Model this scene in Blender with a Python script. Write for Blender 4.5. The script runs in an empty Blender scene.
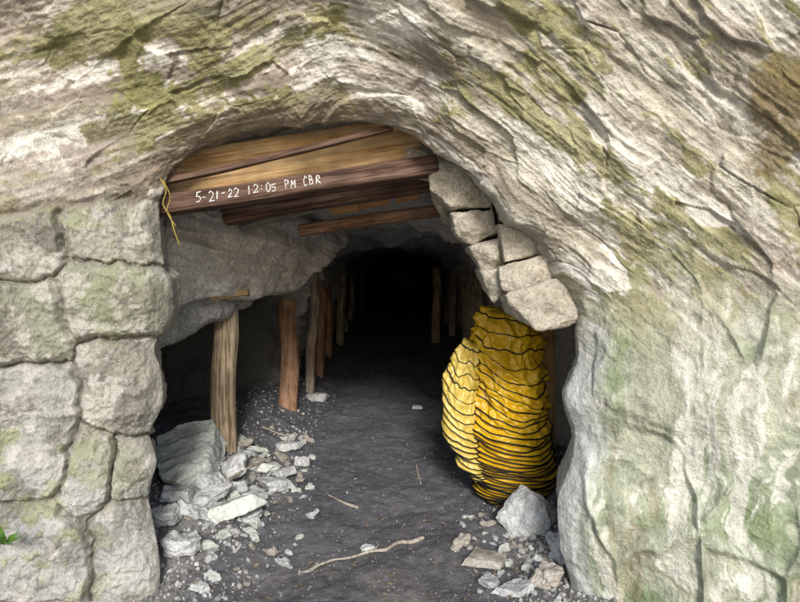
import bpy, bmesh, math, random
import numpy as np
from mathutils import Vector, Matrix
random.seed(7); rng=np.random.default_rng(7)
S=bpy.context.scene
COL=S.collection
# ---------------------------------------------------------------- noise
def _h(ix,iy,iz,seed):
    h=(ix*374761393+iy*668265263+iz*1440662683+seed*974634777)&0xffffffff
    h=((h^(h>>13))*1274126177)&0xffffffff
    h=h^(h>>16)
    return (h&0xffffff)/float(0xffffff)*2-1
def vn(x,y,z=0,seed=0):
    x,y,z=np.broadcast_arrays(np.asarray(x,float),np.asarray(y,float),np.asarray(z,float))
    fx=np.floor(x);fy=np.floor(y);fz=np.floor(z)
    ix=fx.astype(np.int64);iy=fy.astype(np.int64);iz=fz.astype(np.int64)
    tx=x-fx;ty=y-fy;tz=z-fz
    tx=tx*tx*tx*(tx*(tx*6-15)+10);ty=ty*ty*ty*(ty*(ty*6-15)+10);tz=tz*tz*tz*(tz*(tz*6-15)+10)
    r=0
    for a in (0,1):
        wa=tx if a else 1-tx
        for b in (0,1):
            wb=ty if b else 1-ty
            for c in (0,1):
                wc=tz if c else 1-tz
                r=r+_h(ix+a,iy+b,iz+c,seed)*wa*wb*wc
    return r
def fbm(x,y,z=0,oct=4,seed=0,gain=0.5):
    r=0;a=1.0;f=1.0;t=0
    for o in range(oct):
        r=r+a*vn(x*f+o*17.3,y*f+o*5.1,z*f+o*9.7,seed+o);t+=a;a*=gain;f*=2.03
    return r/t*1.6
def ridged(x,y,z=0,oct=3,seed=0):
    r=0;a=1.0;f=1.0;t=0
    for o in range(oct):
        r=r+a*(1-2*np.abs(vn(x*f+o*7.3,y*f+o*3.1,z*f+o*2.7,seed+o)));t+=a;a*=0.5;f*=2.1
    return r/t
def sm(a,b,x):
    t=np.clip((x-a)/(b-a),0,1);return t*t*(3-2*t)
def mixc(c,col,w):
    return c*(1-w[...,None])+np.array(col)*w[...,None]
# ---------------------------------------------------------------- survey: measured bearings -> metres
F=578.0; EYE=1.5
def pt(px,py,d):
    return Vector(((px-400)/F*d,d,EYE-(py-301)/F*d))
def floor_z(x,y):
    x=np.asarray(x,float);y=np.asarray(y,float)
    z=0.11*np.clip(y-3,0,20)
    z=z+0.26*sm(0.7,1.5,-x)*sm(2.7,3.7,y)+0.10*sm(0.75,1.3,x)*sm(2.6,3.4,y)
    z=z+0.035*fbm(x*1.3,y*1.3,0,3,5)+0.010*fbm(x*7,y*7,0,3,9)
    return z
def ground_hit(px,py):
    for y in np.arange(1.5,25,0.02):
        p=pt(px,py,y)
        if p.z<=float(floor_z(p.x,p.y)): return p
    return pt(px,py,20)
# ---------------------------------------------------------------- materials
def rock_mat(name,c1,c2,c3=None,scale=4,bump=0.4,rough=0.88,attr=False,finescale=60,varamp=0.35,spec=0.25,dist=0.03,fdet=3):
    m=bpy.data.materials.new(name);m.use_nodes=True;nt=m.node_tree;N=nt.nodes;L=nt.links
    b=N['Principled BSDF'];b.inputs['Roughness'].default_value=rough
    b.inputs['Specular IOR Level'].default_value=spec
    tc=N.new('ShaderNodeTexCoord');oi=N.new('ShaderNodeObjectInfo')
    add=N.new('ShaderNodeVectorMath');add.operation='MULTIPLY_ADD'
    cmb=N.new('ShaderNodeCombineXYZ')
    for i in range(3): L.new(oi.outputs['Random'],cmb.inputs[i])
    L.new(cmb.outputs[0],add.inputs[0]);add.inputs[1].default_value=(37,19,53);L.new(tc.outputs['Object'],add.inputs[2])
    vec=add.outputs[0]
    n1=N.new('ShaderNodeTexNoise');n1.inputs['Scale'].default_value=scale;n1.inputs['Detail'].default_value=6;n1.inputs['Roughness'].default_value=0.62;L.new(vec,n1.inputs['Vector'])
    n2=N.new('ShaderNodeTexNoise');n2.inputs['Scale'].default_value=finescale;n2.inputs['Detail'].default_value=fdet;n2.inputs['Roughness'].default_value=0.7;L.new(vec,n2.inputs['Vector'])
    if attr:
        at=N.new('ShaderNodeAttribute');at.attribute_name='Col';col=at.outputs['Color']
    else:
        cr=N.new('ShaderNodeValToRGB');e=cr.color_ramp.elements
        e[0].position=0.33;e[0].color=(*c1,1);e[1].position=0.66;e[1].color=(*c2,1)
        if c3: 
            x=e.new(0.78);x.color=(*c3,1)
        L.new(n1.outputs['Fac'],cr.inputs[0]);col=cr.outputs[0]
    mr=N.new('ShaderNodeMapRange');mr.inputs['From Min'].default_value=0.3;mr.inputs['From Max'].default_value=0.7
    mr.inputs['To Min'].default_value=1-varamp;mr.inputs['To Max'].default_value=1+varamp*0.8;L.new(n2.outputs['Fac'],mr.inputs['Value'])
    vm=N.new('ShaderNodeVectorMath');vm.operation='SCALE';L.new(col,vm.inputs[0]);L.new(mr.outputs[0],vm.inputs['Scale'])
    L.new(vm.outputs[0],b.inputs['Base Color'])
    sumn=N.new('ShaderNodeMath');sumn.operation='MULTIPLY_ADD';L.new(n2.outputs['Fac'],sumn.inputs[0]);sumn.inputs[1].default_value=0.35;L.new(n1.outputs['Fac'],sumn.inputs[2])
    bp=N.new('ShaderNodeBump');bp.inputs['Strength'].default_value=bump;bp.inputs['Distance'].default_value=dist
    L.new(sumn.outputs[0],bp.inputs['Height']);L.new(bp.outputs[0],b.inputs['Normal'])
    return m
def wood_mat(name,c1,c2,c3,rough=0.8):
    m=bpy.data.materials.new(name);m.use_nodes=True;nt=m.node_tree;N=nt.nodes;L=nt.links
    b=N['Principled BSDF'];b.inputs['Roughness'].default_value=rough;b.inputs['Specular IOR Level'].default_value=0.2
    tc=N.new('ShaderNodeTexCoord');mp=N.new('ShaderNodeMapping');mp.inputs['Scale'].default_value=(34,34,1.6)
    oi=N.new('ShaderNodeObjectInfo');L.new(oi.outputs['Random'],mp.inputs['Location'])
    L.new(tc.outputs['Object'],mp.inputs['Vector'])
    n=N.new('ShaderNodeTexNoise');n.inputs['Scale'].default_value=1.6;n.inputs['Detail'].default_value=6;n.inputs['Roughness'].default_value=0.68;n.inputs['Distortion'].default_value=0.6
    L.new(mp.outputs[0],n.inputs['Vector'])
    n2=N.new('ShaderNodeTexNoise');n2.inputs['Scale'].default_value=5;n2.inputs['Detail'].default_value=4;L.new(tc.outputs['Object'],n2.inputs['Vector'])
    cr=N.new('ShaderNodeValToRGB');e=cr.color_ramp.elements;e[0].position=0.38;e[0].color=(*c1,1);e[1].position=0.64;e[1].color=(*c3,1);x=e.new(0.5);x.color=(*c2,1)
    L.new(n.outputs['Fac'],cr.inputs[0])
    mr=N.new('ShaderNodeMapRange');mr.inputs['From Min'].default_value=0.3;mr.inputs['From Max'].default_value=0.7;mr.inputs['To Min'].default_value=0.65;mr.inputs['To Max'].default_value=1.25;L.new(n2.outputs['Fac'],mr.inputs['Value'])
    vm=N.new('ShaderNodeVectorMath');vm.operation='SCALE';L.new(cr.outputs[0],vm.inputs[0]);L.new(mr.outputs[0],vm.inputs['Scale']);L.new(vm.outputs[0],b.inputs['Base Color'])
    bp=N.new('ShaderNodeBump');bp.inputs['Strength'].default_value=0.9;bp.inputs['Distance'].default_value=0.012;L.new(n.outputs['Fac'],bp.inputs['Height']);L.new(bp.outputs[0],b.inputs['Normal'])
    return m
M_face=rock_mat('weathered_rock',0,0,attr=True,scale=45,finescale=110,bump=0.9,varamp=0.30,dist=0.014,fdet=6)
M_tun=rock_mat('tunnel_rock',0,0,attr=True,scale=6,finescale=50,bump=0.7,varamp=0.4)
M_floor=rock_mat('mine_floor',0,0,attr=True,scale=40,finescale=160,bump=0.7,varamp=0.5,rough=0.95,dist=0.015)
M_peb=rock_mat('pebbles',0,0,attr=True,scale=40,finescale=200,bump=0.3,varamp=0.2)
M_pale=rock_mat('pale_stone',(0.42,0.43,0.43),(0.72,0.74,0.75),(0.56,0.53,0.48),scale=7,finescale=60,bump=0.6,varamp=0.3)
M_green=rock_mat('greenish_stone',(0.50,0.53,0.49),(0.80,0.83,0.78),(0.62,0.61,0.52),scale=6,finescale=60,bump=0.6,varamp=0.3)
M_brown=rock_mat('brown_stone',(0.34,0.31,0.27),(0.54,0.50,0.45),(0.57,0.54,0.49),scale=7,finescale=60,bump=0.6)
M_ledge=rock_mat('ledge_stone',(0.56,0.52,0.48),(0.80,0.77,0.73),(0.78,0.71,0.67),scale=4,finescale=40,bump=0.6)
M_arch=rock_mat('arch_stone',(0.36,0.32,0.255),(0.60,0.55,0.46),(0.70,0.65,0.56),scale=9,finescale=60,bump=0.8)
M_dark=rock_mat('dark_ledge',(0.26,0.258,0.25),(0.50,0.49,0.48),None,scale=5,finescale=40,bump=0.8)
M_w1=wood_mat('old_post_wood',(0.19,0.13,0.08),(0.50,0.39,0.26),(0.68,0.57,0.42))
M_w2=wood_mat('red_brown_wood',(0.17,0.09,0.055),(0.44,0.26,0.165),(0.58,0.39,0.27))
M_w3=wood_mat('dark_beam_wood',(0.065,0.036,0.028),(0.155,0.092,0.068),(0.26,0.175,0.135))
M_w4=wood_mat('fresh_board_wood',(0.52,0.30,0.13),(0.78,0.53,0.27),(0.86,0.67,0.42))
M_w5=wood_mat('grey_plank_wood',(0.14,0.12,0.11),(0.32,0.28,0.25),(0.48,0.43,0.38))
M_w6=wood_mat('orange_block_wood',(0.54,0.24,0.10),(0.82,0.44,0.18),(0.88,0.58,0.30))
M_w7=wood_mat('dim_prop_wood',(0.16,0.13,0.11),(0.40,0.33,0.27),(0.56,0.48,0.40))
M_stick=wood_mat('dead_stick',(0.30,0.26,0.21),(0.52,0.46,0.39),(0.64,0.58,0.50))
def plain(name,c,rough=0.6,var=0.25,scale=20,bump=0.2):
    return rock_mat(name,tuple(v*(1-var) for v in c),tuple(min(1,v*(1+var)) for v in c),None,scale=scale,bump=bump,rough=rough,varamp=0.12,spec=0.4)
M_chalk=plain('white_chalk',(0.80,0.79,0.76),0.9,0.1,150)
M_yel=rock_mat('yellow_duct_fabric',(0.66,0.38,0.012),(0.82,0.53,0.02),(0.82,0.58,0.08),scale=6,finescale=45,bump=0.30,rough=0.27,varamp=0.12,spec=0.5)
M_yel2=rock_mat('faded_yellow_fabric',(0.62,0.44,0.06),(0.80,0.62,0.16),(0.78,0.64,0.24),scale=6,finescale=45,bump=0.30,rough=0.32,varamp=0.12,spec=0.5)
M_blk=plain('black_wire_strip',(0.014,0.014,0.014),0.45,0.3,40)
M_cord=plain('yellow_cord',(0.42,0.32,0.06),0.7)
M_leaf=plain('green_leaf',(0.09,0.2,0.03),0.5)
M_litter=plain('dry_leaf',(0.28,0.20,0.12),0.8,0.4)
M_grass=plain('hill_soil',(0.09,0.10,0.05),0.9,0.4,3)
# ---------------------------------------------------------------- helpers
def tag(o,label=None,cat=None,group=None,kind=None):
    if label:o['label']=label
    if cat:o['category']=cat
    if group:o['group']=group
    if kind:o['kind']=kind
    return o
def add_obj(name,me,mat):
    o=bpy.data.objects.new(name,me);COL.objects.link(o)
    if mat and not me.materials: me.materials.append(mat)
    return o
def fastmesh(name,V,Fq,cols=None,smooth=True):
    me=bpy.data.meshes.new(name);k=Fq.shape[1]
    me.vertices.add(len(V));me.vertices.foreach_set('co',np.asarray(V,np.float32).ravel())
    me.loops.add(Fq.size);me.loops.foreach_set('vertex_index',Fq.astype(np.int32).ravel())
    me.polygons.add(len(Fq));me.polygons.foreach_set('loop_start',(np.arange(len(Fq))*k).astype(np.int32))
    me.polygons.foreach_set('loop_total',np.full(len(Fq),k,np.int32))
    me.polygons.foreach_set('use_smooth',np.full(len(Fq),smooth))
    me.update(calc_edges=True)
    if cols is not None:
        a=me.color_attributes.new('Col','FLOAT_COLOR','POINT')
        c=np.ones((len(V),4),np.float32);c[:,:3]=np.clip(cols,0,1);a.data.foreach_set('color',c.ravel())
    me.validate()
    return me
def gridmesh(name,P,cols=None,wrap=False,flip=False):
    n,m=P.shape[:2];idx=np.arange(n*m).reshape(n,m)
    if wrap: idx=np.concatenate([idx,idx[:,:1]],1)
    a=idx[:-1,:-1].ravel();b=idx[1:,:-1].ravel();c=idx[1:,1:].ravel();d=idx[:-1,1:].ravel()
    Fq=np.stack([a,d,c,b] if flip else [a,b,c,d],1)
    return fastmesh(name,P.reshape(-1,3),Fq,None if cols is None else cols.reshape(-1,3))
def hull_rock(name,pts,mat,cuts=3,bev=0.02,amp=0.01,freq=8,seed=0,origin=None,strata=0.0,sfreq=None):
    bm=bmesh.new()
    pts=[Vector(p) for p in pts]
    o=origin if origin is not None else sum(pts,Vector())/len(pts)
    for p in pts: bm.verts.new(p-o)
    r=bmesh.ops.convex_hull(bm,input=bm.verts)
    bmesh.ops.delete(bm,geom=[g for g in set(r['geom_interior']+r['geom_unused']) if isinstance(g,bmesh.types.BMVert)],context='VERTS')
    bmesh.ops.dissolve_limit(bm,angle_limit=0.12,verts=bm.verts,edges=bm.edges)
    if bev>0: bmesh.ops.bevel(bm,geom=list(bm.edges),offset=bev,segments=2,profile=0.6,affect='EDGES',clamp_overlap=True)
    bmesh.ops.triangulate(bm,faces=bm.faces)
    for _ in range(cuts):
        es=[e for e in bm.edges]
        L=sorted(e.calc_length() for e in es);th=L[int(len(L)*0.35)]
        bmesh.ops.subdivide_edges(bm,edges=[e for e in es if e.calc_length()>=th],cuts=1,use_grid_fill=True)
        bmesh.ops.triangulate(bm,faces=bm.faces)
    bm.normal_update()
    co=np.array([v.co[:] for v in bm.verts]);no=np.array([v.normal[:] for v in bm.verts])
    d=amp*fbm(co[:,0]*freq+seed,co[:,1]*freq,co[:,2]*freq,4,seed)
    sf=sfreq or freq*1.6
    if strata: d+=strata*ridged(co[:,0]*sf*0.16+seed,co[:,1]*sf*0.16,co[:,2]*sf+co[:,0]*sf*0.25,3,seed+4)
    co=co+no*d[:,None]
    for v,c in zip(bm.verts,co): v.co=c
    bm.normal_update()
    for e in bm.edges:
        if len(e.link_faces)==2 and e.calc_face_angle(0)>0.5: e.smooth=False
    for f in bm.faces:f.smooth=True
    me=bpy.data.meshes.new(name);bm.to_mesh(me);bm.free()
    ob=add_obj(name,me,mat);ob.location=o
    return ob
def boxpts(c,w,d,h,seed,jit=0.22,rot=0,tilt=0,tx=0):
    # irregular broken slab: skewed polygon outline, uneven thickness
    r=random.Random(seed);P=[]
    R=Matrix.Rotation(rot,3,'Z')@Matrix.Rotation(tilt,3,'Y')@Matrix.Rotation(tx,3,'X')
    k=r.choice([4,5,5,6]);a0=r.uniform(0,6.28)
    skx,sky=r.uniform(-.5,.5),r.uniform(-.5,.5);wdg=r.uniform(-.35,.35)
    for i in range(k):
        a=a0+i/k*6.283+r.uniform(-.45,.45);rad=1-r.random()*jit
        x=math.cos(a)*rad*w*0.54;y=math.sin(a)*rad*d*0.54
        for sz in (-1,1):
            q=1-(0.35*r.random() if sz>0 else 0.15*r.random())
            P.append(Vector(c)+R@Vector((x*q+sz*skx*h*.5,y*q+sz*sky*h*.5,sz*h/2*(1-r.random()*jit)*(1+sz*wdg*x/w*2))))
    return P
def tube(name,pts,radii,mat,seg=8,noise=0.0,sub=1,flat=1.0):
    pts=np.array([tuple(p) for p in pts],float);n=len(pts)
    if np.isscalar(radii): radii=np.full(n,radii)
    radii=np.asarray(radii,float)
    if sub>1:
        t=np.linspace(0,n-1,(n-1)*sub+1);i=np.clip(t.astype(int),0,n-2);f=(t-i)[:,None]
        p0=pts[np.clip(i-1,0,n-1)];p1=pts[i];p2=pts[i+1];p3=pts[np.clip(i+2,0,n-1)]
        radii=radii[i]*(1-f[:,0])+radii[i+1]*f[:,0]
        pts=0.5*((2*p1)+(-p0+p2)*f+(2*p0-5*p1+4*p2-p3)*f**2+(-p0+3*p1-3*p2+p3)*f**3);n=len(pts)
    T=np.gradient(pts,axis=0);T/=np.linalg.norm(T,axis=1)[:,None]+1e-9
    up=np.array([0,0,1.0]);
    if abs(T[0]@up)>0.9: up=np.array([1.0,0,0])
    P=np.zeros((n,seg,3));u=np.cross(T[0],up)
    for k in range(n):
        u=u-T[k]*(u@T[k]);u/=np.linalg.norm(u)+1e-9;v=np.cross(T[k],u)
        a=np.arange(seg)/seg*2*math.pi
        r=radii[k]*(1+noise*vn(np.cos(a)*1.5+k*0.35,np.sin(a)*1.5,0,3))
        P[k]=pts[k]+np.outer(np.cos(a)*r,u)+np.outer(np.sin(a)*r*flat,v)
    o=P.reshape(-1,3).mean(0)
    me=gridmesh(name,P-o,wrap=True)
    bm=bmesh.new();bm.from_mesh(me);bm.verts.ensure_lookup_table()
    bm.faces.new([bm.verts[i] for i in range(seg)][::-1]);bm.faces.new([bm.verts[(n-1)*seg+i] for i in range(seg)])
    bmesh.ops.recalc_face_normals(bm,faces=bm.faces);bm.to_mesh(me);bm.free()
    ob=add_obj(name,me,mat);ob.location=o
    return ob
def timber(name,p0,p1,w,h,mat,box=False,seed=0,taper=0.9,rough=0.05,bow=0.0,front=(0,-1,0)):
    p0=Vector(p0);p1=Vector(p1);L=(p1-p0).length
    Z=(p1-p0).normalized();Y=Vector(front);Y=(Y-Z*Y.dot(Z)).normalized();X=Y.cross(Z)
    nz=max(24,int(L*50));nseg=40
    z=np.linspace(0,L,nz)[:,None];a=(np.arange(nseg)/nseg*2*math.pi)[None,:]
    ca=np.cos(a);sa=np.sin(a)
    if box:
        pw=9.0;r=(np.abs(ca)**pw+np.abs(sa)**pw)**(-1/pw)
    else: r=1+0*a
    nn=1+rough*fbm(ca*0.9+seed*3.1,sa*0.9,z*1.1,3,seed)+rough*0.55*fbm(ca*5,sa*5,z*1.3+seed,3,seed+9)
    tp=1+(taper-1)*z/L
    X_=r*ca*h/2*nn*tp;Y_=r*sa*w/2*nn*tp
    X_=X_+bow*np.sin(z/L*math.pi)+0.01*rough/0.05*vn(z*2,seed,0,seed)
    P=np.stack([X_,Y_,np.broadcast_to(z,X_.shape)+0.004*vn(ca*6,sa*6,z*0,seed)],-1)
    me=gridmesh(name,P,wrap=True)
    bm=bmesh.new();bm.from_mesh(me);bm.verts.ensure_lookup_table()
    bm.faces.new([bm.verts[i] for i in range(nseg)][::-1]);bm.faces.new([bm.verts[(nz-1)*nseg+i] for i in range(nseg)])
    bmesh.ops.recalc_face_normals(bm,faces=bm.faces);bm.to_mesh(me);bm.free()
    ob=add_obj(name,me,mat)
    M=Matrix((X,Y,Z)).transposed().to_4x4();M.translation=p0;ob.matrix_world=M
    return ob
# ================================================================ ROCK FACE around the portal
Y0=2.95
OUT=[(162,660),(161,602),(160,560),(152,515),(150,490),(157,462),(150,432),(162,405),(161,372),(154,348),(166,318),(165,270),(161,230),(163,195),(180,163),(225,141),(285,126),(340,124),(390,135),(432,155),(475,172),(515,203),(548,238),(572,275),(588,303),(580,330),(580,360),(568,395),(578,430),(574,460),(558,500),(558,545),(570,602),(575,660)]
o=np.array([((px-400)/F*Y0,EYE-(py-301)/F*Y0) for px,py in OUT])
n=len(o);t=np.linspace(0,n-1,(n-1)*30+1);i=np.clip(t.astype(int),0,n-2);f=(t-i)[:,None]
p0=o[np.clip(i-1,0,n-1)];p1=o[i];p2=o[i+1];p3=o[np.clip(i+2,0,n-1)]
c=0.5*((2*p1)+(-p0+p2)*f+(2*p0-5*p1+4*p2-p3)*f**2+(-p0+3*p1-3*p2+p3)*f**3)
al=np.concatenate([[0],np.cumsum(np.linalg.norm(np.diff(c,axis=0),axis=1))])
NT=1400
uu=np.linspace(0,al[-1],NT)
ox=np.interp(uu,al,c[:,0]);oz=np.interp(uu,al,c[:,1])
cx,cz=-0.12,1.35
Rx=ox-cx;Rz=oz-np.minimum(oz,cz)
nr=np.hypot(Rx,Rz);Rx/=nr;Rz/=nr
ker=np.hanning(61);ker/=ker.sum()
def smo(v): return np.convolve(np.pad(v,30,mode='edge'),ker,mode='valid')
Rx=smo(Rx);Rz=smo(Rz);nr=np.hypot(Rx,Rz);Rx/=nr;Rz/=nr
kside=np.where(Rx>0,0.5,0.28)
k=kside+(0.8-kside)*np.clip(Rz,0,1)
k=smo(k)
NI=34
dens=np.linspace(0,1.3,460);spar=1.3+(np.linspace(0,1,36)[1:]**1.6)*4.5
d=np.concatenate([dens,spar])
inner=np.linspace(1,0,NI)[:-1]
D=d[None,:]*np.ones((NT,1))
K=k[:,None];RX=Rx[:,None];RZ=Rz[:,None]
dm=np.minimum(D,1.3)
Yf=Y0-K*dm-0.15*(D-dm)+0.07*np.exp(-D/0.035)-0.07*1
Xf=ox[:,None]+RX*D;Zf=oz[:,None]+RZ*D
A=inner[None,:]*np.ones((NT,1))
Yi=Y0+0.42*A;off=0.17*A**1.2
Xi=ox[:,None]+RX*off;Zi=oz[:,None]+RZ*off
BX=np.concatenate([Xi,Xf],1);BY=np.concatenate([Yi,Yf],1);BZ=np.concatenate([Zi,Zf],1)
DD=np.concatenate([-0.42*A,D],1);UA=uu[:,None]+0*DD
face=sm(-0.12,0.05,DD)
nl=np.sqrt(1+K**2)
NX=-(K*RX)/nl*face-RX*(1-face);NY=-1/nl*face+0*(RX);NZ=-(K*RZ)/nl*face-RZ*(1-face)
nn=np.sqrt(NX**2+NY**2+NZ**2);NX/=nn;NY/=nn;NZ/=nn
by=np.maximum(BY,1.3)
U=400+F*BX/by;V=301-F*(BZ-EYE)/by     # elevation drawing coordinates, used only to lay out the stones
wx=fbm(BX*4,BY*4,BZ*4,3,21);wy=fbm(BX*4,BY*4,BZ*4,3,22)
Uw=U+5*wx+2.2*fbm(BX*22,BY*22,BZ*22,2,23);Vw=V+5*wy+2.2*fbm(BX*22,BY*22,BZ*22,2,24)
def voro(Uw,Vw,seeds,p=2.0):
    f1=np.full(Uw.shape,1e9);f2=np.full(Uw.shape,1e9);idx=np.zeros(Uw.shape,int)
    for k_,(a,b,sx,sy) in enumerate(seeds):
        if p==2.0: dd=np.hypot((Uw-a)/sx,(Vw-b)/sy)
        else: dd=(np.abs((Uw-a)/sx)**p+np.abs((Vw-b)/sy)**p)**(1/p)
        c1=dd<f1
        f2=np.where(c1,f1,np.minimum(f2,dd));idx=np.where(c1,k_,idx);f1=np.where(c1,dd,f1)
    return f1,f2,idx
seeds=[(112,233,1.6,.95),(15,240,1.3,1.0),(112,300,1.6,1.0),(18,322,1.2,1.0),(122,386,1.1,1.3),(30,428,1.05,1.6),(136,473,.85,1.0),(88,478,.7,1.2),(128,553,1.1,1.3),(42,562,1.3,1.1),(40,650,1.3,1),(140,660,1.2,1)]
r_=random.Random(3)
for a in range(-900,-30,100):
    for b in range(200,1000,95): seeds.append((a+r_.uniform(-25,25),b+r_.uniform(-25,25),1,1))
f1,f2,ci=voro(Uw,Vw,seeds,3.4)
edge=(f2-f1)
cr=np.array([random.Random(j*7+1).random() for j in range(len(seeds))])[ci]
cr2=np.array([random.Random(j*13+5).random() for j in range(len(seeds))])[ci]
Lb=V-(194+(165-U)*0.10+10*wx+6*wy)
left=sm(0,9,Lb)*sm(0,1,(250-U)/40)
seam=np.exp(-(Lb/5.0)**2)*sm(0,1,(200-U)/20)*(DD>-0.1)
right=sm(0,1,(V-(225+40*fbm(BX*3,BY*3,BZ*3,3,25)))/150)*sm(0,1,(U-400)/60)
seedr=[]
for a in range(560,1500,84):
    for b in range(240,1000,128): seedr.append((a+r_.uniform(-34,34)+(b%2)*20,b+r_.uniform(-50,50),0.85,1.7))
g1,g2,gi=voro(U+22*fbm(BX*2.2,BY*2.2,BZ*2.2,3,31),V+26*fbm(BX*2.2,BY*2.2,BZ*2.2,3,32),seedr)
gedge=g2-g1
vein=np.exp(-(gedge/(6.5+2*wx))**2)*sm(-0.35,0.25,fbm(BX*2,BY*2,BZ*2,2,77))
gcr=np.array([random.Random(j*7+3).uniform(-1,1) for j in range(len(seedr))])[gi]
big=fbm(BX*1.3,BY*1.3,BZ*1.3,3,1)
med=fbm(BX*6,BY*6,BZ*6,4,2)
fine=fbm(BX*28,BY*28,BZ*28,4,3,0.62)
# bedding of the rock: rises to the crown on one side, falls steeply on the other
fx_=0.36*np.minimum(BX+0.3,0)-0.80*np.logaddexp(0,(BX-0.05)/0.22)*0.22
wd=BZ-fx_+0.35*(2.9-BY)+0.04*big+0.006*med+0.005*wx
wu=BX*1.25+0.1*wy
streak=fbm(wu*1.3,wd*10,0,5,41,0.6)
hatch=fbm(wu*4.5,wd*44,0,3,43,0.65)
hat2=fbm((BX+BZ)*26,(BX-BZ)*7,BY*7,3,44,0.6)
crease=ridged(wu*1.0,wd*5.5,0.3,4,51)
terr=np.tanh(6*fbm(wu*1.1+4,wd*4.6,0,3,45))
rf_=random.Random(21);fs=[]
for a in np.arange(-3.2,3.4,0.34):
    for b in np.arange(1.5,4.4,0.17): fs.append(((a+rf_.uniform(-.17,.17))/1.9,b+rf_.uniform(-.08,.08),1,1))
q1,q2,qi=voro(wu/1.9+0.010*wx+0.006*hat2,wd+0.015*wy+0.006*hat2,fs)
ta=np.array([random.Random(j*3+1).uniform(-1,1) for j in range(len(fs))])[qi]
tb=np.array([random.Random(j*5+2).uniform(-1,1) for j in range(len(fs))])[qi]
tc_=np.array([random.Random(j*11+2).uniform(-1,1) for j in range(len(fs))])[qi]
fa=np.array([s_[0] for s_ in fs])[qi];fb=np.array([s_[1] for s_ in fs])[qi]
qe=q2-q1
facet=(0.013*tc_+0.24*tb*(wd-fb)+0.12*ta*(wu/1.9-fa))*sm(0,0.010,qe)
crack=sm(0.84,0.95,crease)*sm(-0.1,0.4,fbm(BX*3,BY*3,BZ*3,3,46))
crag=ridged(BX*4.5,BY*4.5,BZ*4.5,4,61)
crag2=ridged(BX*9,BY*9,BZ*9,4,62)
fac=np.abs(fbm(BX*3.1,BY*3.1,BZ*3.1,2,64))
hv=0.085*big+0.85*facet+0.010*streak+0.005*terr-0.008*crack+0.008*crag+0.004*crag2+0.0055*fine+0.006*med+0.0045*hatch+0.02*fac+0.0035*hat2
pill=sm(0,9,edge)
rimq=0.35+0.65*sm(0.0,0.06,DD)
hl=0.03*big-0.03+0.046*pill+0.008*sm(8,34,edge)+0.06*(cr-0.5)+(0.012*med+0.024*crag+0.014*crag2+0.012*fine)*rimq+0.03*fac-0.045
flow=fbm(BX*5+1.2*wx,BY*5,BZ*0.9,3,66)
flow2=fbm(BX*22+1.2*wx,BY*22,BZ*3,3,67)
crk2=sm(0.86,0.95,ridged(BX*3.2+0.25*wx,BY*3.2,BZ*0.7,3,69))
hr=0.06*big+0.026*vein+0.02*gcr*sm(0,12,gedge)+0.006*med-0.006*crk2+(0.005*fine+0.014*flow+0.004*flow2+0.004*crag2)*rimq
h=hv*(1-left)*(1-right)+hl*left+hr*right*(1-left)-0.03*seam
h=h+(1-face)*(0.02*fbm(BX*4,BY*4,BZ*4,2,68)+0.006*fine)
PX=BX+NX*h;PY=BY+NY*h;PZ=BZ+NZ*h
# ---- colours
C=np.zeros(U.shape+(3,))+np.array((0.455,0.405,0.315))
C=mixc(C,(0.66,0.62,0.53),sm(-0.12,0.25,streak+0.2*med+0.15*hat2+0.15*tc_))
C=mixc(C,(0.29,0.245,0.20),sm(0.12,0.42,-streak+0.25*fine-0.2*tc_)*0.85)
C=mixc(C,(0.65,0.56,0.51),sm(0.1,0.4,fbm(wu*2,wd*6,BY,4,83)+0.2*ta)*0.6)
patch=fbm(wu*2.0+3,wd*4.4,BY*1.0,5,71,0.6)
ol=sm(0.02,0.20,patch+0.16*fine+0.14*streak+0.12*ta+0.10*sm(700,0,U)-0.05)
C=mixc(C,(0.345,0.325,0.15),ol*0.82)
C=mixc(C,(0.21,0.205,0.085),ol*sm(0.0,0.4,med+0.4*fine)*0.65)
whi=sm(0.04,0.28,fbm(wu*2.4+8,wd*9,0,5,75,0.64)+0.15*fine+0.12*tb)*(1-ol)
C=mixc(C,(0.83,0.80,0.735),whi*0.85)
C=mixc(C,(0.40,0.345,0.32),sm(0.1,0.4,fbm(BX*2,BY*2,BZ*2,4,81))*0.45*(1-whi)*sm(560,300,U))
rt=sm(430,620,U)*sm(330,200,V)
C=mixc(C,(0.68,0.64,0.54),rt*0.3*(1-ol*0.8))
C=C*(1+0.22*hatch+0.15*hat2)[...,None]
C=mixc(C,(0.16,0.135,0.10),crack*0.5)
rust=np.exp(-(((U-783)/44)**2+((V-122)/62)**2))
C=mixc(C,(0.245,0.185,0.09),sm(0.30,0.5,rust+0.4*fine*rust+0.6*med*rust)*0.85)
brim=sm(0.14,0.02,DD)*sm(240,140,V)*sm(520,380,U)
C=mixc(C,(0.35,0.27,0.21),brim*0.6)
CL=np.zeros_like(C)+np.array((0.40,0.38,0.325))
CL=mixc(CL,(0.36,0.365,0.28),sm(0.5,0.8,cr)*0.8)
CL=mixc(CL,(0.48,0.475,0.45),sm(0.55,0.7,cr2)*0.7)
CL=mixc(CL,(0.55,0.555,0.55),sm(400,540,V)*0.7)
CL=mixc(CL,(0.22,0.205,0.18),sm(0.05,0.42,med+0.6*fine)*0.7)
CL=mixc(CL,(0.64,0.615,0.565),sm(0.12,0.36,fbm(BX*9,BY*9,BZ*9,5,91,0.62))*0.6)
CL=mixc(CL,(0.33,0.355,0.18),sm(0.0,0.28,fbm(BX*3,BY*3,BZ*3,5,92,0.6)+0.2*fine)*sm(200,20,U)*0.7)
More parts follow.
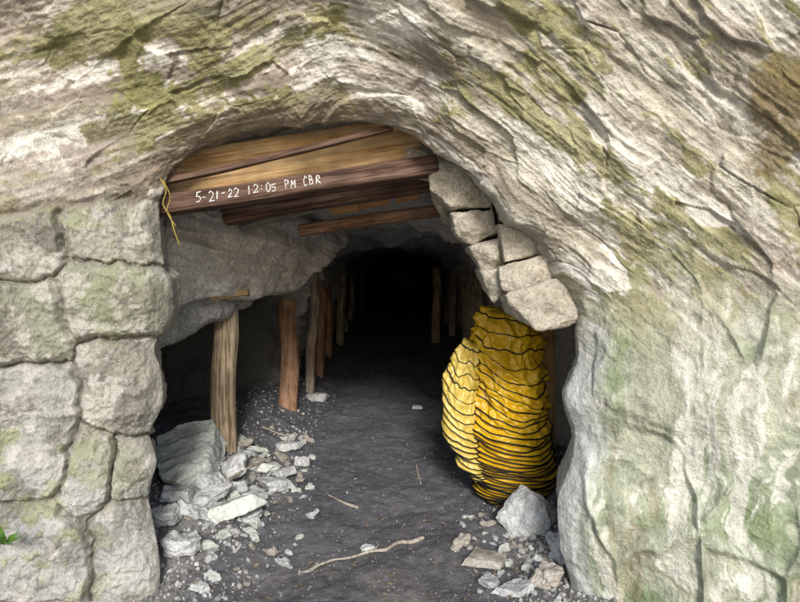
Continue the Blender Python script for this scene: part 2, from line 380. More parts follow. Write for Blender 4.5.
CL=mixc(CL,(0.36,0.35,0.285),(1-sm(2,6,edge))*0.75)
CL=mixc(CL,(0.15,0.14,0.12),(1-sm(0.3,2.2,edge+1.2*fine))*0.75)
gn=fbm(BX*3.0+wx,BY*3,BZ*0.9,5,95,0.55)
CR=np.zeros_like(C)+np.array((0.355,0.40,0.285))
CR=mixc(CR,(0.53,0.54,0.43),sm(0.05,0.42,gn+0.1*fine)*0.75)
CR=mixc(CR,(0.245,0.305,0.165),sm(-0.1,0.32,-gn+0.3*med)*0.85)
CR=mixc(CR,(0.75,0.745,0.67),sm(0.18,0.40,fbm(BX*9+wx,BY*9,BZ*1.1,5,96,0.62)+0.12*fine)*0.8)
CR=mixc(CR,(0.38,0.31,0.20),sm(0.28,0.5,fbm(BX*7,BY*7,BZ*2,5,97,0.6))*0.4)
CR=mixc(CR,(0.44,0.48,0.36),np.clip(vein,0,1)*0.5)
CR=mixc(CR,(0.15,0.15,0.11),crk2*0.55)
CR=mixc(CR,(0.57,0.585,0.59),sm(0.16,0.03,DD)*0.9)
CR=CR*(1+0.20*flow2)[...,None]
C=C*(1-left-right+left*right)[...,None]+CL*left[...,None]+CR*(right*(1-left))[...,None]
C=C*(1+0.20*np.clip(fine,-1,1)+0.10*crag2)[...,None]  # hollows darker, bumps lighter: relief shading put into the rock colour
C=mixc(C,(0.22,0.20,0.17),np.clip(seam,0,1)*0.5)
C=mixc(C,(0.42,0.39,0.35),(1-face)*0.6)
P=np.stack([PX,PY,PZ],-1)
org=np.array((0,Y0,0))
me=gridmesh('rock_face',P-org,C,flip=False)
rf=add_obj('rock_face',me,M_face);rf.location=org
tag(rf,'pale weathered rock face with olive stains framing the arched mine opening','rock face')
# ================================================================ TUNNEL
yy=np.concatenate([np.full(8,3.12),np.linspace(3.12,8,190),np.linspace(8.06,20,120)])
flare=np.concatenate([np.linspace(4,1.05,8),np.ones(310)])
ph=np.linspace(math.pi*1.04,-math.pi*0.04,260)
xl=-2.25+1.0*sm(5.3,6.6,yy)+0*yy; xr=1.42-0.17*sm(4.2,5.8,yy)
ce=2.72-0.42*sm(3.9,5.2,yy)+0.05*np.clip(yy-6,0,20)
zb=-0.25
a=((xr-xl)/2*flare)[:,None];cxx=((xr+xl)/2)[:,None];H=((ce-zb)*flare)[:,None]
cs=np.cos(ph)[None,:];sn=np.sin(ph)[None,:]
TX=cxx+a*np.sign(cs)*np.abs(cs)**0.55;TZ=zb+H*np.sign(sn)*np.abs(sn)**0.6;TY=yy[:,None]+0*TX
nx=-cs+0*TX;nz=-sn+0*TX
hh=0.14*fbm(TX*1.6,TY*1.6,TZ*1.6,3,101)+0.10*ridged(TX*2.5,TY*2.5,TZ*4,4,102)+0.025*fbm(TX*9,TY*9,TZ*9,3,103)
TXX=TX+nx*hh;TZZ=TZ+nz*hh;TYY=TY+0.06*fbm(TX*3,TY*3,TZ*3,3,104)
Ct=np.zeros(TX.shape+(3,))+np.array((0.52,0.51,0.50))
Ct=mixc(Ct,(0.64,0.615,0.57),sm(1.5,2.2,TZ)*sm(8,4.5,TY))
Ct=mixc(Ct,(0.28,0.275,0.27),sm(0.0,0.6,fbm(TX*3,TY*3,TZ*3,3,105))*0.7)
Ct=mixc(Ct,(0.25,0.25,0.25),sm(10,15,TY))  # darker further in: the tunnel's fading light painted into the wall colour
Ct=mixc(Ct,(0.10,0.10,0.098),sm(-1.1,-1.5,TX)*sm(1.9,1.5,TZ))  # shade of the low left void painted into the wall colour
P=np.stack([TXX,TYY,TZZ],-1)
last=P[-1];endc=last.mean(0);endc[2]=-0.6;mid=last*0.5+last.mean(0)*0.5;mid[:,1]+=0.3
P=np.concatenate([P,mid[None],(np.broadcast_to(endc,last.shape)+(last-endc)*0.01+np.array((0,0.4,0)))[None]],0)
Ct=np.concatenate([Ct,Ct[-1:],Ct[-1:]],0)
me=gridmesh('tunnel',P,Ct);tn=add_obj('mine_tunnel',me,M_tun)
tag(tn,'rough dark rock tunnel running back into the hill','tunnel')
# ================================================================ GROUND
xs=np.concatenate([-np.geomspace(60,2.3,18)[:-1],np.linspace(-2.3,2.0,380),np.geomspace(2.0,60,18)[1:]])
ys=np.concatenate([-np.geomspace(60,1,16),np.linspace(0,2.4,16),np.linspace(2.42,7.5,420),np.linspace(7.6,24,60)])
GX,GY=np.meshgrid(xs,ys,indexing='ij')
near=sm(2.6,2.2,np.abs(GX))*sm(1.8,2.4,GY)
GZ=floor_z(GX,GY)+near*(0.003*fbm(GX*37+GY*11,GY*37-GX*11,0,2,11)+0.006*np.clip(fbm(GX*14,GY*14,0,2,12),0,1))
side=sm(0.55,1.1,np.abs(GX+0.1)+0.25*fbm(GX*3,GY*3,0,3,15))
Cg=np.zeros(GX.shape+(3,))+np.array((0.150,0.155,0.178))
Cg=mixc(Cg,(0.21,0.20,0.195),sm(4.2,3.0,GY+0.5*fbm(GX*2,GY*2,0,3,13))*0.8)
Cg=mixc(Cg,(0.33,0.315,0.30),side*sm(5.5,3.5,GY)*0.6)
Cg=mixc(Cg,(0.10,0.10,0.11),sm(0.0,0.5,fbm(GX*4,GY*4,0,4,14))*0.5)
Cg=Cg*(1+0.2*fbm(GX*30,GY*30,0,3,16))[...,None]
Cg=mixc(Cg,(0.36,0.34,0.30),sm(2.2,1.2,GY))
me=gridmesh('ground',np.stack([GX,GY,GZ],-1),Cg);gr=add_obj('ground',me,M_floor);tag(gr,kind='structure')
hx=np.linspace(-12,12,60);hy=np.linspace(1.9,40,60);HX,HY=np.meshgrid(hx,hy,indexing='ij')
HZ=3.9+0.28*(HY-1.9)+0.4*fbm(HX*.4,HY*.4,0,3,19)-0.03*HX**2*0.5
me=gridmesh('hillside',np.stack([HX,HY,HZ],-1));hl_=add_obj('hillside',me,M_grass);tag(hl_,kind='structure')
# ================================================================ LEDGE ROCKS
lp=[pt(150,212,3.62),pt(162,304,3.62),pt(205,291,4.0),pt(252,292,4.5),pt(300,288,5.0),pt(320,262,5.3),pt(346,244,5.7),pt(346,226,5.7),pt(300,224,4.7),pt(232,208,4.1),pt(172,205,3.6),
    (-2.4,3.7,2.5),(-2.4,6.2,2.6),(-2.4,4.0,1.45),(-2.3,6.0,1.6),(-0.7,6.4,2.45)]
ob=hull_rock('ledge_rock',lp,M_ledge,cuts=7,bev=0.03,amp=0.035,freq=3.6,seed=3,strata=0.055,sfreq=5.5)
tag(ob,'massive pale grey rock ledge overhanging the tunnel side on props','rock ledge')
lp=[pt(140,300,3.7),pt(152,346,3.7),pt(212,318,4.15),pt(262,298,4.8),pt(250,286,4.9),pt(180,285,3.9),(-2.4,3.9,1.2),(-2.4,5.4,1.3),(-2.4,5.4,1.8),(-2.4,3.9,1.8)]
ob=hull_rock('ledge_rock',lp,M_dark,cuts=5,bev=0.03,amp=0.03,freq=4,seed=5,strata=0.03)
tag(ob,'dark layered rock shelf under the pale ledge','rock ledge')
polys=[([(496,222),(545,217),(558,250),(504,264)],3.05,.010),([(496,266),(557,250),(570,278),(522,293),(500,290)],3.03,.010),([(502,295),(524,290),(570,270),(592,292),(588,318),(565,330),(535,331),(510,318)],2.92,.04),
([(426,154),(478,166),(499,184),(492,208),(450,208),(430,190)],3.14,.010),([(448,211),(494,210),(500,234),(474,246),(454,234)],3.16,.010),([(466,246),(502,236),(504,264),(484,274)],3.2,.010),
([(494,184),(520,196),(546,218),(500,222)],3.06,.010),([(400,140),(430,150),(430,180),(404,172)],3.28,.010),([(430,190),(448,204),(456,226),(440,216)],3.5,.010),([(478,270),(500,264),(504,292),(494,304)],3.15,.010),([(546,218),(562,236),(584,280),(568,274),(556,248)],2.95,.010)]
bo=[]
for j,(pl,dp,bv) in enumerate(polys):
    r2=random.Random(j+50);P_=[];cxp=sum(p[0] for p in pl)/len(pl);cyp=sum(p[1] for p in pl)/len(pl)
    dp+=r2.uniform(-.04,.05)
    for (px,py) in pl:
        px=cxp+(px-cxp)*0.95;py=cyp+(py-cyp)*0.95
        p=pt(px,py,dp+r2.uniform(-.03,.05));P_.append(p);P_.append(Vector((p.x+0.05,p.y+0.5,p.z+0.03)))
    P_.append(pt(cxp+r2.uniform(-8,8),cyp+r2.uniform(-5,5),dp-0.04))
    b=hull_rock('stone_block',P_,M_arch,cuts=5,bev=bv,amp=0.016,freq=9,seed=j,origin=Vector((0.6,3.5,2.0)),strata=0.005)
    bo.append(b)
bm=bmesh.new()
for b in bo: bm.from_mesh(b.data)
me=bpy.data.meshes.new('stone_arch');bm.to_mesh(me);bm.free()
for b in bo: bpy.data.objects.remove(b)
sa_=add_obj('stone_arch',me,M_arch);sa_.location=(0.6,3.5,2.0)
tag(sa_,'chunky tan grey stone blocks lining the inside of the arch','stone arch')
# ================================================================ TIMBER
def post(b,top,w,mat,seed,label,cat='wooden post',lean=0,group='timber props inside the tunnel'):
    g=ground_hit(*b);g.z-=0.06
    tp=pt(b[0]+lean,top,g.y)
    o_=timber('timber_post',g,tp,w/F*g.y,w/F*g.y,mat,seed=seed,taper=0.92,rough=0.09)
    return tag(o_,label,cat,group)
p1=post((226,447),299,25,M_w1,1,'thick weathered tan log post propping the rock ledge',lean=-2)
p2=post((288,408),300,19,M_w2,2,'reddish brown log post standing under the ledge')
p3=post((548,466),326,15,M_w4,3,'slim brown post behind the yellow duct',lean=1)
post((437,342),268,9,M_w1,4,'brown round prop standing alone deep in the tunnel',lean=-1)
def brick(name,px0,py0,px1,py1,dp,dp2,th,w,mat,label,cat,seed,group=None):
    o_=timber(name,pt(px0,py0,dp),pt(px1,py1,dp2),w,th,mat,box=True,seed=seed,rough=0.03,taper=0.95)
    return tag(o_,label,cat,group)
yb=p1.matrix_world.translation.y
brick('wooden_wedge',205,301,250,293,yb-0.14,yb-0.10,0.045,0.30,M_w4,'flat wooden wedge board on top of the post','wooden wedge',4)
rp=random.Random(9)
for sx,ys_ in ((-1,[6.6,7.15,7.8,8.5,9.4,10.6,12.2,14.2]),(1,[7.6,8.4,9.3,10.6,12.4,14.6])):
    for j,y in enumerate(ys_):
        x=sx*(1.0 if sx>0 else 0.98)+rp.uniform(-.10,.05)*sx*-1;yj=y+rp.uniform(-.2,.2)
        z0_=float(floor_z(x,yj))-0.05;w_=rp.uniform(.10,.17)
        o_=timber('timber_post',(x,yj,z0_),(x+rp.uniform(-.12,.12),yj,2.42+0.05*(y-6)),w_,w_,M_w7 if rp.random()<.6 else M_w2,seed=60+j*2+(sx>0),taper=.92,rough=.12)
        tag(o_,'round timber prop standing against the dark tunnel wall','wooden post','timber props inside the tunnel')
b1=timber('roof_beam',pt(150,208,3.10),pt(436,166,3.22),0.13,0.103,M_w3,box=True,seed=21,rough=0.02,taper=1.0)
tag(b1,'dark brown roof beam with white chalk date writing','wooden beam')
b2=timber('roof_beam',pt(225,217,3.5),pt(446,180,3.5),0.13,0.09,M_w3,box=True,seed=22,rough=0.03,taper=1.0)
tag(b2,'dark squared beam behind the chalk marked beam','wooden beam')
b3=timber('roof_beam',pt(300,230,4.2),pt(452,209,4.2),0.13,0.078,M_w2,box=True,seed=23,rough=0.05,taper=1.0)
tag(b3,'thin cross beam carrying small wood blocks','wooden beam')
b4=timber('roof_beam',pt(150,186,3.03),pt(392,126,3.06),0.05,0.032,M_w3,box=True,seed=24,rough=0.06,taper=.9)
tag(b4,'rough brown pole along the upper edge of the boards','wooden beam')
b5=timber('roof_beam',pt(240,226,3.8),pt(345,198,3.8),0.10,0.065,M_w5,box=True,seed=25,rough=0.06,taper=.9)
tag(b5,'grey weathered pole wedged over the rock ledge','wooden beam')
for j in range(3):
    dy,dz=-0.24*0.090*j,0.97*0.090*j
    a_=Vector((-1.38,3.20+dy,2.095+dz*.85));b_=Vector((0.12,3.27+dy,2.335+dz*0.95))
    o_=timber('roof_board',a_,b_,0.088,0.026,M_w4,box=True,seed=30+j,rough=0.025,taper=1.0,front=(0,-0.24,0.97))
    tag(o_,'pale yellowish wooden board lagging the roof above the beam','wooden board','roof boards above the beam')
for j,(px,py,w) in enumerate([(345,207,28),(375,201,28),(407,195,22)]):
    brick('wood_block',px-w/2,py+2,px+w/2,py-2,4.02,4.02,0.078,0.14,M_w6,'short orange brown wood block packed above the beam','wood block',40+j,'wood blocks packed above the beam')
# chalk writing
G={'5':[[(1,1),(.1,1),(.05,.55),(.6,.6),(.95,.35),(.7,.02),(.05,.05)]],'-':[[(.1,.5),(.9,.52)]],'2':[[(.05,.8),(.4,1),(.9,.8),(.7,.45),(0,0),(1,.03)]],'1':[[(.3,.75),(.55,1),(.5,0)]],
':':[[(.45,.7),(.5,.63)],[(.45,.3),(.5,.23)]],'0':[[(.5,1),(.1,.75),(.1,.25),(.5,0),(.9,.25),(.9,.75),(.5,1)]],'P':[[(.1,0),(.15,1),(.8,.95),(.85,.6),(.12,.5)]],'M':[[(0,0),(.1,1),(.5,.4),(.9,1),(1,0)]],
'C':[[(.95,.85),(.5,1),(.08,.6),(.15,.15),(.6,0),(.95,.15)]],'B':[[(.1,0),(.15,1),(.75,.95),(.75,.6),(.12,.52),(.85,.45),(.85,.05),(.1,0)]],'R':[[(.1,0),(.15,1),(.8,.92),(.8,.6),(.12,.5),(.95,0)]],' ':[]}
txt='5-21-22 12:05 PM CBR'
V_=[];F_=[];rr=random.Random(5)
adv=0.0335;cw=0.0225;ch=0.046;z0=0.26
for ii,chh in enumerate(txt):
    dz=z0+ii*adv+rr.uniform(-.003,.003);dx=-0.022+rr.uniform(-.005,.005)+0.006*(ii/22);sc=rr.uniform(.82,1.15);sl=rr.uniform(0.0,.35);sw=rr.uniform(.85,1.2)
    for st in G[chh]:
        q=[(dx+p[1]*ch*sc+rr.uniform(-.0025,.0025),dz+p[0]*cw*sw+sl*p[1]*cw+rr.uniform(-.0018,.0018)) for p in st]
        for (xa,za),(xb,zb_) in zip(q[:-1],q[1:]):
            L_=math.hypot(xb-xa,zb_-za)+1e-6;wd_=0.0022*rr.uniform(.65,1.3)
            tx_,tz_=(xb-xa)/L_,(zb_-za)/L_
            xa-=tx_*.0012;za-=tz_*.0012;xb+=tx_*.0012;zb_+=tz_*.0012
            px_,pz_=-tz_*wd_,tx_*wd_;b0=len(V_)
            yv=0.0685+(0.0003*len(F_))%0.0012
            V_+= [(xa+px_,yv,za+pz_),(xa-px_,yv,za-pz_),(xb-px_,yv,zb_-pz_),(xb+px_,yv,zb_+pz_)];F_.append((b0,b0+1,b0+2,b0+3))
me=bpy.data.meshes.new('chalk_writing');me.from_pydata(V_,[],F_);cw_=add_obj('chalk_writing',me,M_chalk);cw_.parent=b1
cw_['label']='white chalk writing reading 5-21-22 12:05 PM CBR'
# ================================================================ DUCT
def duct(cents,hw,y0,nr_,seed,mat,depthf=0.85,power=1.0,lin=0.2,tilt=0.05,wr=0.0055,wlow=1.0,crumple=0.03,zn=0.03):
    pys=np.array([c_[0] for c_ in cents],float);cxs=np.array([c_[1] for c_ in cents],float);hw=np.array(hw,float)
    s=y0/F
    zc=EYE-(pys-301)*s;xc=(cxs-400)*s;rw=hw*s
    zlo,zhi=zc[0],zc[-1]
    def field(p,th):
        q=np.clip(p/nr_,0,1)
        zq=zlo+(zhi-zlo)*(lin*q+(1-lin)*q**power)
        up=sm(0.55,0.9,q)
        x0=np.interp(zq,zc,xc)+(0.022-0.010*up)*vn(p*0.9,3.3,0,seed+11);r0=np.interp(zq,zc,rw)
        fr=(p-th/(2*math.pi));fr=fr-np.floor(fr)
        puff=np.sin(fr*math.pi)
        H_=(zq-zlo)*9
        hq=np.clip((zq-zlo)/(zhi-zlo),0,1)
        r=r0*(1-0.09*puff*(1-up)+0.07*vn(H_*0.6,np.cos(th)*1.2,np.sin(th)*1.2,seed)*sm(0,0.15,hq)+0.05*vn(p*1.1,np.cos(th)*2.2,np.sin(th)*2.2,seed+1))
        crum=ridged(H_*1.2+np.cos(th)*0.8,np.cos(th)*2.4+3,np.sin(th)*2.4,3,seed+5)
        crum2=ridged(H_*2.6+np.cos(th)*2,np.cos(th)*5+3,np.sin(th)*5,2,seed+7)
        r=r+(crumple*(crum-0.3)+crumple*0.35*(crum2-0.3))*(0.25+1.1*up)*(0.35+0.65*puff)
        x=x0+r*np.cos(th);y=y0+r*depthf*np.sin(th)
        tl=tilt*(1.0+1.5*vn(H_*0.35,seed*1.0,0,seed+2))*(0.08+0.92*np.sin(np.minimum(hq*1.25,1)*math.pi/2))
        zz=zn*(0.4+0.9*up)*(1-0.6*sm(0.85,1,hq))
        z=zq-tl*r0/0.3*np.cos(th+0.5)-0.05*np.maximum(0,-np.sin(th))*(1+1.3*vn(H_*.4,5.0,0,seed+3))*np.sin(hq*math.pi)+zz*vn(p*0.5,np.cos(th)*1.5,np.sin(th)*1.5,seed+4)+zz*0.4*vn(p*0.9,np.cos(th)*4,np.sin(th)*4,seed+6)
        return x,y,z
    npr=9
    p=np.linspace(0,nr_,nr_*npr+1)[:,None];th=(np.arange(144)/144*2*math.pi)[None,:]
    X,Y,Z=field(p+0*th,th+0*p)
    B=np.array((xc[0],y0,zc[0]))
    Pm=np.stack([X,Y,Z],-1)-B
    me=gridmesh('duct_fabric',Pm,wrap=True)
    bm=bmesh.new();bm.from_mesh(me);bm.verts.ensure_lookup_table()
    n_=Pm.shape[0];allv=list(bm.verts)
    for row,flip in ((0,1),(n_-1,0)):
        ring=[allv[row*144+i_] for i_ in range(144)];c_=sum((v.co for v in ring),Vector())/144
        cv=bm.verts.new(c_+Vector((0,0,-0.02 if flip else 0.012)))
        for i_ in range(144):
            f_=bm.faces.new((ring[i_],ring[(i_+1)%144],cv));f_.smooth=True
    bmesh.ops.recalc_face_normals(bm,faces=bm.faces);bm.to_mesh(me);bm.free()
    fab=add_obj('duct_fabric',me,mat)
    tt=np.arange(0,nr_,1/72.0);thh=(tt*2*math.pi)
    X,Y,Z=field(tt,thh%(2*math.pi)+0)
    x0=np.interp(np.clip(Z,zlo,zhi),zc,xc)
    pts=np.stack([X,Y,Z],-1)
    dirv=pts-np.stack([x0,np.full_like(X,y0),Z],-1);dirv/=np.linalg.norm(dirv,axis=1)[:,None]+1e-6
    pts=pts+dirv*0.003
    w=tube('spiral_wire',pts-B,wr*(1+0.4*vn(tt*2,0.0,0,8))*(wlow+(1-wlow)*sm(0.3,0.7,tt/nr_)),M_blk,seg=6,flat=1.0)
    return fab,w,B
fab,wire,B=duct([(506,520),(498,518),(475,513),(450,509),(420,507),(400,507),(375,508),(350,509),(332,508),(320,507),(313,506)],[38,41,43,44,42,39,36,34,31,27,21],4.05,40,5,M_yel,power=3.7,lin=0.44,tilt=0.075,wr=0.0048,wlow=1.0,crumple=0.055,zn=0.028)
root=bpy.data.objects.new('ventilation_duct',None);COL.objects.link(root);root.location=B;root.empty_display_size=0.1
fab.parent=root;wire.parent=root
tag(root,'collapsed yellow flexible duct with black spiral wire standing upright','duct')
fab2,wire2,B2=duct([(478,484),(464,474),(440,464),(410,459),(385,461),(362,466),(344,472)],[14,18,20,18,15,12,7],3.97,18,15,M_yel2,power=1.8,lin=0.4,tilt=0.12,wr=0.0042,crumple=0.03,zn=0.035)
for o_ in (fab2,wire2):
    o_.parent=root;o_.location=o_.location+Vector(B2-B)
fab2.name='duct_fabric_fold';wire2.name='spiral_wire_fold'
fab2['label']='paler faded yellow fold of duct fabric'
# ================================================================ RUBBLE
G1='loose rubble on the mine floor'
def stone(px,py,w,hg,mat,seed,label,dfac=0.9,rot=0,tilt=0,tx=0,jit=0.3):
    g=ground_hit(px,py+hg/2);s=g.y/F
    W,Hh=w*s*1.12,hg*s*1.0
    c_=Vector((g.x,g.y+W*dfac*0.3,float(floor_z(g.x,g.y+W*dfac*0.3))+Hh*0.32))
    hz=Hh*0.72
    b=hull_rock('rubble_stone',boxpts(c_,W*1.12,W*dfac,hz,seed,jit,rot,tilt,tx),mat,cuts=5,bev=min(W,hz)*0.06,amp=min(W,hz)*0.20,freq=3.2/max(W,hz),seed=seed,strata=min(W,hz)*0.05,sfreq=5/min(W,hz)*0.6)
    tag(b,label,'stone',G1);return b
def block(poly,mat,seed,label,back,lean,bev,amp):
    cxp=sum(p[0] for p in poly)/len(poly);lo=max(p[1] for p in poly)
    g=ground_hit(cxp,lo);P_=[]
    for (px,py) in poly:
        dy=(lo-py)/60.0*lean
        p=pt(px,py,g.y-0.25+dy);P_.append(p);P_.append(Vector((p.x+0.02,p.y+back,p.z-back*0.7)))
    b=hull_rock('rubble_stone',P_,mat,cuts=6,bev=bev,amp=amp,freq=6,seed=seed,strata=0.010)
    tag(b,label,'stone',G1);return b
block([(156,438),(176,425),(214,417),(215,440),(205,466),(178,482),(160,478),(154,455)],M_green,1,'big pale flat block leaning on the rubble pile',0.20,0.75,0.012,0.022)
def boulder(px,py,w,hg,mat,seed,label):
    g=ground_hit(px,py+hg*0.4);s=g.y/F;W=w*s;H_=hg*s;r=random.Random(seed);P_=[]
    for i_ in range(16):
        v=Vector((r.gauss(0,1),r.gauss(0,1),r.gauss(0,1))).normalized()
        P_.append(Vector((g.x+v.x*W*.54,g.y+0.12+v.y*W*.42,g.z+H_*.36+v.z*H_*.52)))
    b=hull_rock('rubble_stone',P_,mat,cuts=5,bev=W*0.07,amp=W*0.07,freq=8,seed=seed);tag(b,label,'stone',G1);return b
boulder(531,517,66,56,M_pale,3,'large rounded grey boulder beside the duct')
stone(172,500,48,20,M_pale,2,'flat grey slab in the rubble pile',1.0,rot=.3,tilt=.1)
stone(204,482,40,18,M_pale,3,'grey angular stone in the rubble pile',.9,rot=.8,tilt=.15)
stone(224,514,80,24,M_green,4,'long pale slab lying tilted on the pile',.5,rot=-.35,tilt=-.42)
stone(228,468,36,22,M_pale,5,'grey angular stone in the rubble pile',.9,rot=.2,tilt=-.2)
stone(270,486,44,16,M_pale,6,'flat bluish grey slab on the floor',.8,rot=-.1,tilt=.1)
stone(248,462,28,15,M_brown,7,'small brownish grey stone beside the post',.8,rot=.6,tilt=.3)
stone(178,552,42,28,M_pale,8,'grey chunky stone against the wall foot',.9,rot=.5)
stone(205,502,44,18,M_pale,9,'pale slab wedged in the pile',.8,rot=1.1,tilt=-.25)
stone(250,499,38,12,M_pale,10,'flat bluish grey slab on the floor',.9,rot=.4,tilt=.12)
stone(316,397,18,10,M_pale,11,'small pale stone on the dark floor',.8)
stone(417,407,12,6,M_pale,12,'tiny pale stone on the dark floor',.8)
stone(486,566,62,13,M_brown,14,'flat brown slab half buried in gravel',.6,rot=-.15,tilt=.08)
stone(461,542,20,16,M_brown,15,'small tan stone on the gravel',.9,rot=.7)
stone(492,585,26,11,M_pale,16,'small grey stone on the gravel',.9)
stone(548,578,34,26,M_brown,17,'brownish stone by the wall foot',.9,rot=.4)
stone(515,594,38,12,M_pale,18,'flat grey stone on the gravel',.9,rot=.2)
stone(198,589,16,11,M_pale,19,'white pebble on the ground',.9)
stone(562,548,24,28,M_pale,20,'grey stone against the wall foot',.9,rot=.9)
stone(160,526,38,24,M_pale,21,'grey chunky stone against the wall foot',.9,rot=.2)
stone(288,447,24,10,M_pale,22,'small bluish grey stone',.9,rot=.2)
stone(367,551,15,7,M_pale,23,'small pale stone beside the stick',.9,rot=.2)
stone(190,514,38,18,M_pale,24,'pale slab in the rubble pile',.8,rot=.9,tilt=.35)
stone(250,517,30,16,M_pale,25,'pale shard at the foot of the pile',.7,rot=.4,tilt=-.3)
stone(300,462,26,12,M_pale,26,'pale shard at the foot of the pile',.7,rot=1.4,tilt=.2)
stone(262,468,30,13,M_green,27,'pale flat shard in the rubble pile',.8,rot=.7,tilt=.2)
stone(280,474,26,12,M_pale,28,'pale flat shard in the rubble pile',.8,rot=.1,tilt=-.25)
stone(236,488,32,14,M_pale,29,'pale flat shard in the rubble pile',.8,rot=2.1,tilt=.25)
base=[]
for j in range(9):
    b=hull_rock('rubble_stone',boxpts((0,0,0),1.1,.8,.34,100+j,.5,0,0),[M_pale,M_green,M_brown][j%3],cuts=3,bev=0.04,amp=0.11,freq=3.0,seed=j)
    base.append(b)
rr=random.Random(11);cnt=0
def place(px,py,size,first=None):
    global cnt
    g=ground_hit(px,py);b=base[cnt%9]
    if cnt>=9:
        b=b.copy();COL.objects.link(b)
    s=size/F*g.y
    b.location=(g.x,g.y,float(floor_z(g.x,g.y))+s*0.10);b.scale=(s,s*rr.uniform(.6,1),s*rr.uniform(.6,1.3))
    b.rotation_euler=(rr.uniform(-.5,.5),rr.uniform(-.5,.5),rr.uniform(0,6.28));cnt+=1
    tag(b,'small angular broken stone scattered on the gravel','stone',G1)
for _ in range(110):
    place(rr.triangular(165,320,220),rr.triangular(430,600,490),rr.triangular(7,28,11))
for _ in range(36):
    place(rr.uniform(240,318),rr.uniform(428,500),rr.uniform(6,17))
for _ in range(90):
    place(rr.triangular(445,565,535),rr.triangular(500,602,560),rr.triangular(6,22,10))
for _ in range(8):
    place(rr.uniform(300,450),rr.uniform(390,600),rr.uniform(3,6))
# gravel
ico=bmesh.new();bmesh.ops.create_icosphere(ico,subdivisions=1,radius=1);iv=np.array([v.co[:] for v in ico.verts]);ff=np.array([[v.index for v in f_.verts] for f_ in ico.faces]);ico.free()
NV=len(iv)
NG=26000
gx=rng.uniform(-1.6,1.3,NG);gy=3-0.35+rng.random(NG)**1.4*4.2
dens_=0.16+0.84*sm(0.45,1.0,np.abs(gx+0.1))
kp=rng.random(NG)<dens_*(0.35+0.65*sm(5.5,3.5,gy));gx=gx[kp];gy=gy[kp];n_=len(gx)
cen=sm(0.9,0.45,np.abs(gx+0.1))
gs=0.003+0.014*rng.random(n_)**3.0*(1-0.7*cen)
gz=floor_z(gx,gy)+gs*0.3
sc=gs[:,None]*rng.uniform(.6,1.3,(n_,3))
Vv=iv[None]*sc[:,None,:]*(1+0.3*rng.uniform(-1,1,(n_,NV,1)))
an=rng.uniform(0,6.28,n_);ca,sa=np.cos(an)[:,None],np.sin(an)[:,None]
Vx=Vv[...,0]*ca-Vv[...,1]*sa;Vy=Vv[...,0]*sa+Vv[...,1]*ca
Vv=np.stack([Vx+gx[:,None],Vy+gy[:,None],Vv[...,2]+gz[:,None]],-1)
Fv=(ff[None]+(np.arange(n_)*NV)[:,None,None]).reshape(-1,3)
tone=rng.random(n_)**1.6*(1-0.55*cen);cc=np.array((0.16,0.155,0.16))*(1-tone[:,None])+np.array((0.64,0.64,0.63))*tone[:,None]
me=fastmesh('gravel',Vv.reshape(-1,3),Fv,np.repeat(cc,NV,0),smooth=False)
gv=add_obj('gravel',me,M_peb);tag(gv,'fine grey gravel and chips over the mine floor','gravel',kind='stuff')
# leaf litter
V_=[];F_=[]
for _ in range(220):
    x=rr.uniform(-1.1,0.95);y=2.7+rr.random()**1.5*2.0;z=float(floor_z(x,y))+0.014;s=rr.uniform(.008,.02);a0=rr.uniform(0,6.28);b0=len(V_)
    for (aa,bb,zz) in((-1,0,0),(0,.45,.25),(1,0,.1),(0,-.45,.3)):
        V_.append((x+s*(aa*math.cos(a0)-bb*math.sin(a0)),y+s*(aa*math.sin(a0)+bb*math.cos(a0)),z+zz*s+rr.uniform(0,.3)*s))
    F_+= [(b0,b0+1,b0+2),(b0,b0+2,b0+3)]
me=bpy.data.meshes.new('leaf_litter');me.from_pydata(V_,[],F_);ll=add_obj('leaf_litter',me,M_litter);tag(ll,'dry brown leaf bits on the ground','leaf litter',kind='stuff')
# sticks
def stick(pp,r,label,up=0.012):
    P_=[]
    for (px,py) in pp:
        g=ground_hit(px,py);P_.append((g.x,g.y,float(floor_z(g.x,g.y))+up+r))
    rad=[r*(1-0.5*i_/(len(P_)-1)) for i_ in range(len(P_))]
    o_=tube('stick',P_,rad,M_stick,seg=8,noise=.3,sub=5)
    tag(o_,label,'stick','dead sticks on the floor');return o_
s1=stick([(423,541),(412,545),(398,546),(385,553),(370,555),(350,561),(332,564),(316,570)],0.013,'long crooked bare stick lying across the floor',up=0.002)
tw=stick([(372,555),(378,549),(376,546)],0.006,'x');tw.name='twig';tw.parent=s1;tw.location=tw.location-s1.location
for k_ in ('label','category','group'): del tw[k_]
stick([(358,510),(345,506),(327,497)],0.010,'short brown stick on dark floor',up=0.002)
stick([(416,467),(418,476),(421,486)],0.009,'short brown stick on dark floor',up=0.002)
stick([(228,498),(245,485),(258,478),(272,471)],0.013,'grey stick lying on the rubble',up=0.09)
stick([(262,428),(280,436),(292,438)],0.008,'short brown stick on dark floor',up=0.002)
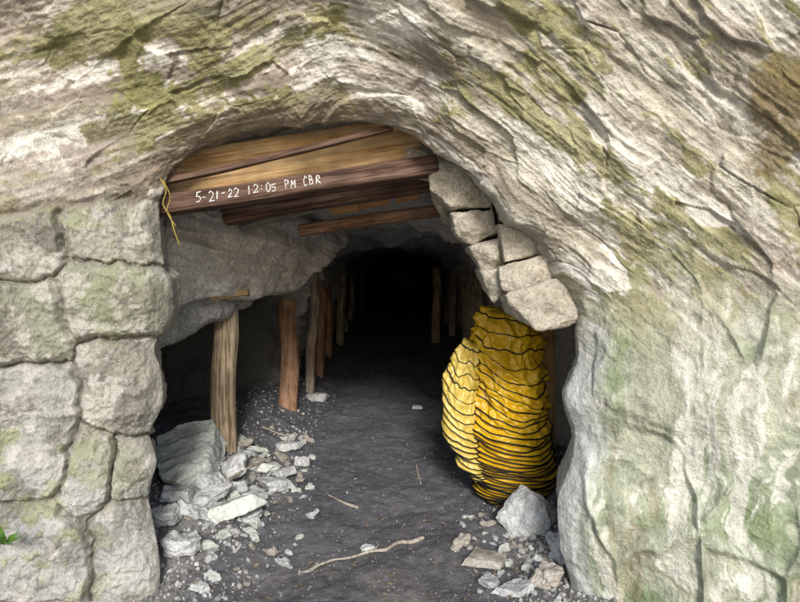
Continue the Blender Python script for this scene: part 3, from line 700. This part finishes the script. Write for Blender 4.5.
# cord
o_=tube('hanging_cord',[pt(160,178,2.80),pt(166,190,2.80),pt(163,204,2.80),pt(170,216,2.82),pt(174,230,2.82),pt(180,246,2.84)],0.003,M_cord,seg=6,sub=5)
tag(o_,'frayed yellow cord hanging from the corner of the arch','cord')
o2=tube('cord_strand',[pt(163,180,2.79),pt(170,196,2.79),pt(167,212,2.8),pt(176,226,2.8)],0.0022,M_cord,seg=6,sub=5)
o2.parent=o_;o2.location=o2.location-o_.location
# small plant at the wall foot
V_=[];F_=[];c0=pt(4,545,2.58)
for j in range(26):
    a0=rr.uniform(-1.2,1.6);L_=rr.uniform(.05,.12);dx=math.sin(a0)*L_;dz=math.cos(a0)*L_;dy=-rr.uniform(.01,.06);b0=len(V_)
    V_+= [(0,0,0),(dx*.5-.012,dy*.5,dz*.6),(dx,dy,dz*.85),(dx*.5+.012,dy*.5,dz*.5)];F_.append((b0,b0+1,b0+2,b0+3))
me=bpy.data.meshes.new('fern_plant');me.from_pydata(V_,[],F_);fo=add_obj('fern_plant',me,M_leaf);fo.location=c0;tag(fo,'small green fern tuft growing from the stone wall','plant')
# ================================================================ LIGHT + CAMERA
EL=math.radians(26);AZ=math.radians(175)
w=bpy.data.worlds.new('World');S.world=w;w.use_nodes=True
sk=w.node_tree.nodes.new('ShaderNodeTexSky');sk.sky_type='NISHITA';sk.sun_disc=False;sk.sun_elevation=EL;sk.sun_rotation=AZ
w.node_tree.links.new(sk.outputs[0],w.node_tree.nodes['Background'].inputs[0]);w.node_tree.nodes['Background'].inputs[1].default_value=0.15
sd=bpy.data.lights.new('sun','SUN');sd.energy=3.1;sd.angle=math.radians(14);sd.color=(1,.955,.88)
so=bpy.data.objects.new('sun',sd);COL.objects.link(so)
dv=Vector((math.sin(AZ)*math.cos(EL),math.cos(AZ)*math.cos(EL),math.sin(EL)))
so.rotation_euler=dv.to_track_quat('Z','Y').to_euler()
cd=bpy.data.cameras.new('camera');cd.lens=26.0;cd.sensor_width=36;cd.clip_end=300;cd.clip_start=0.05
co=bpy.data.objects.new('camera',cd);COL.objects.link(co);co.location=(0,0,EYE);co.rotation_euler=(math.radians(90),0,0);S.camera=co
S.view_settings.view_transform='Standard';S.view_settings.look='None';S.view_settings.exposure=0
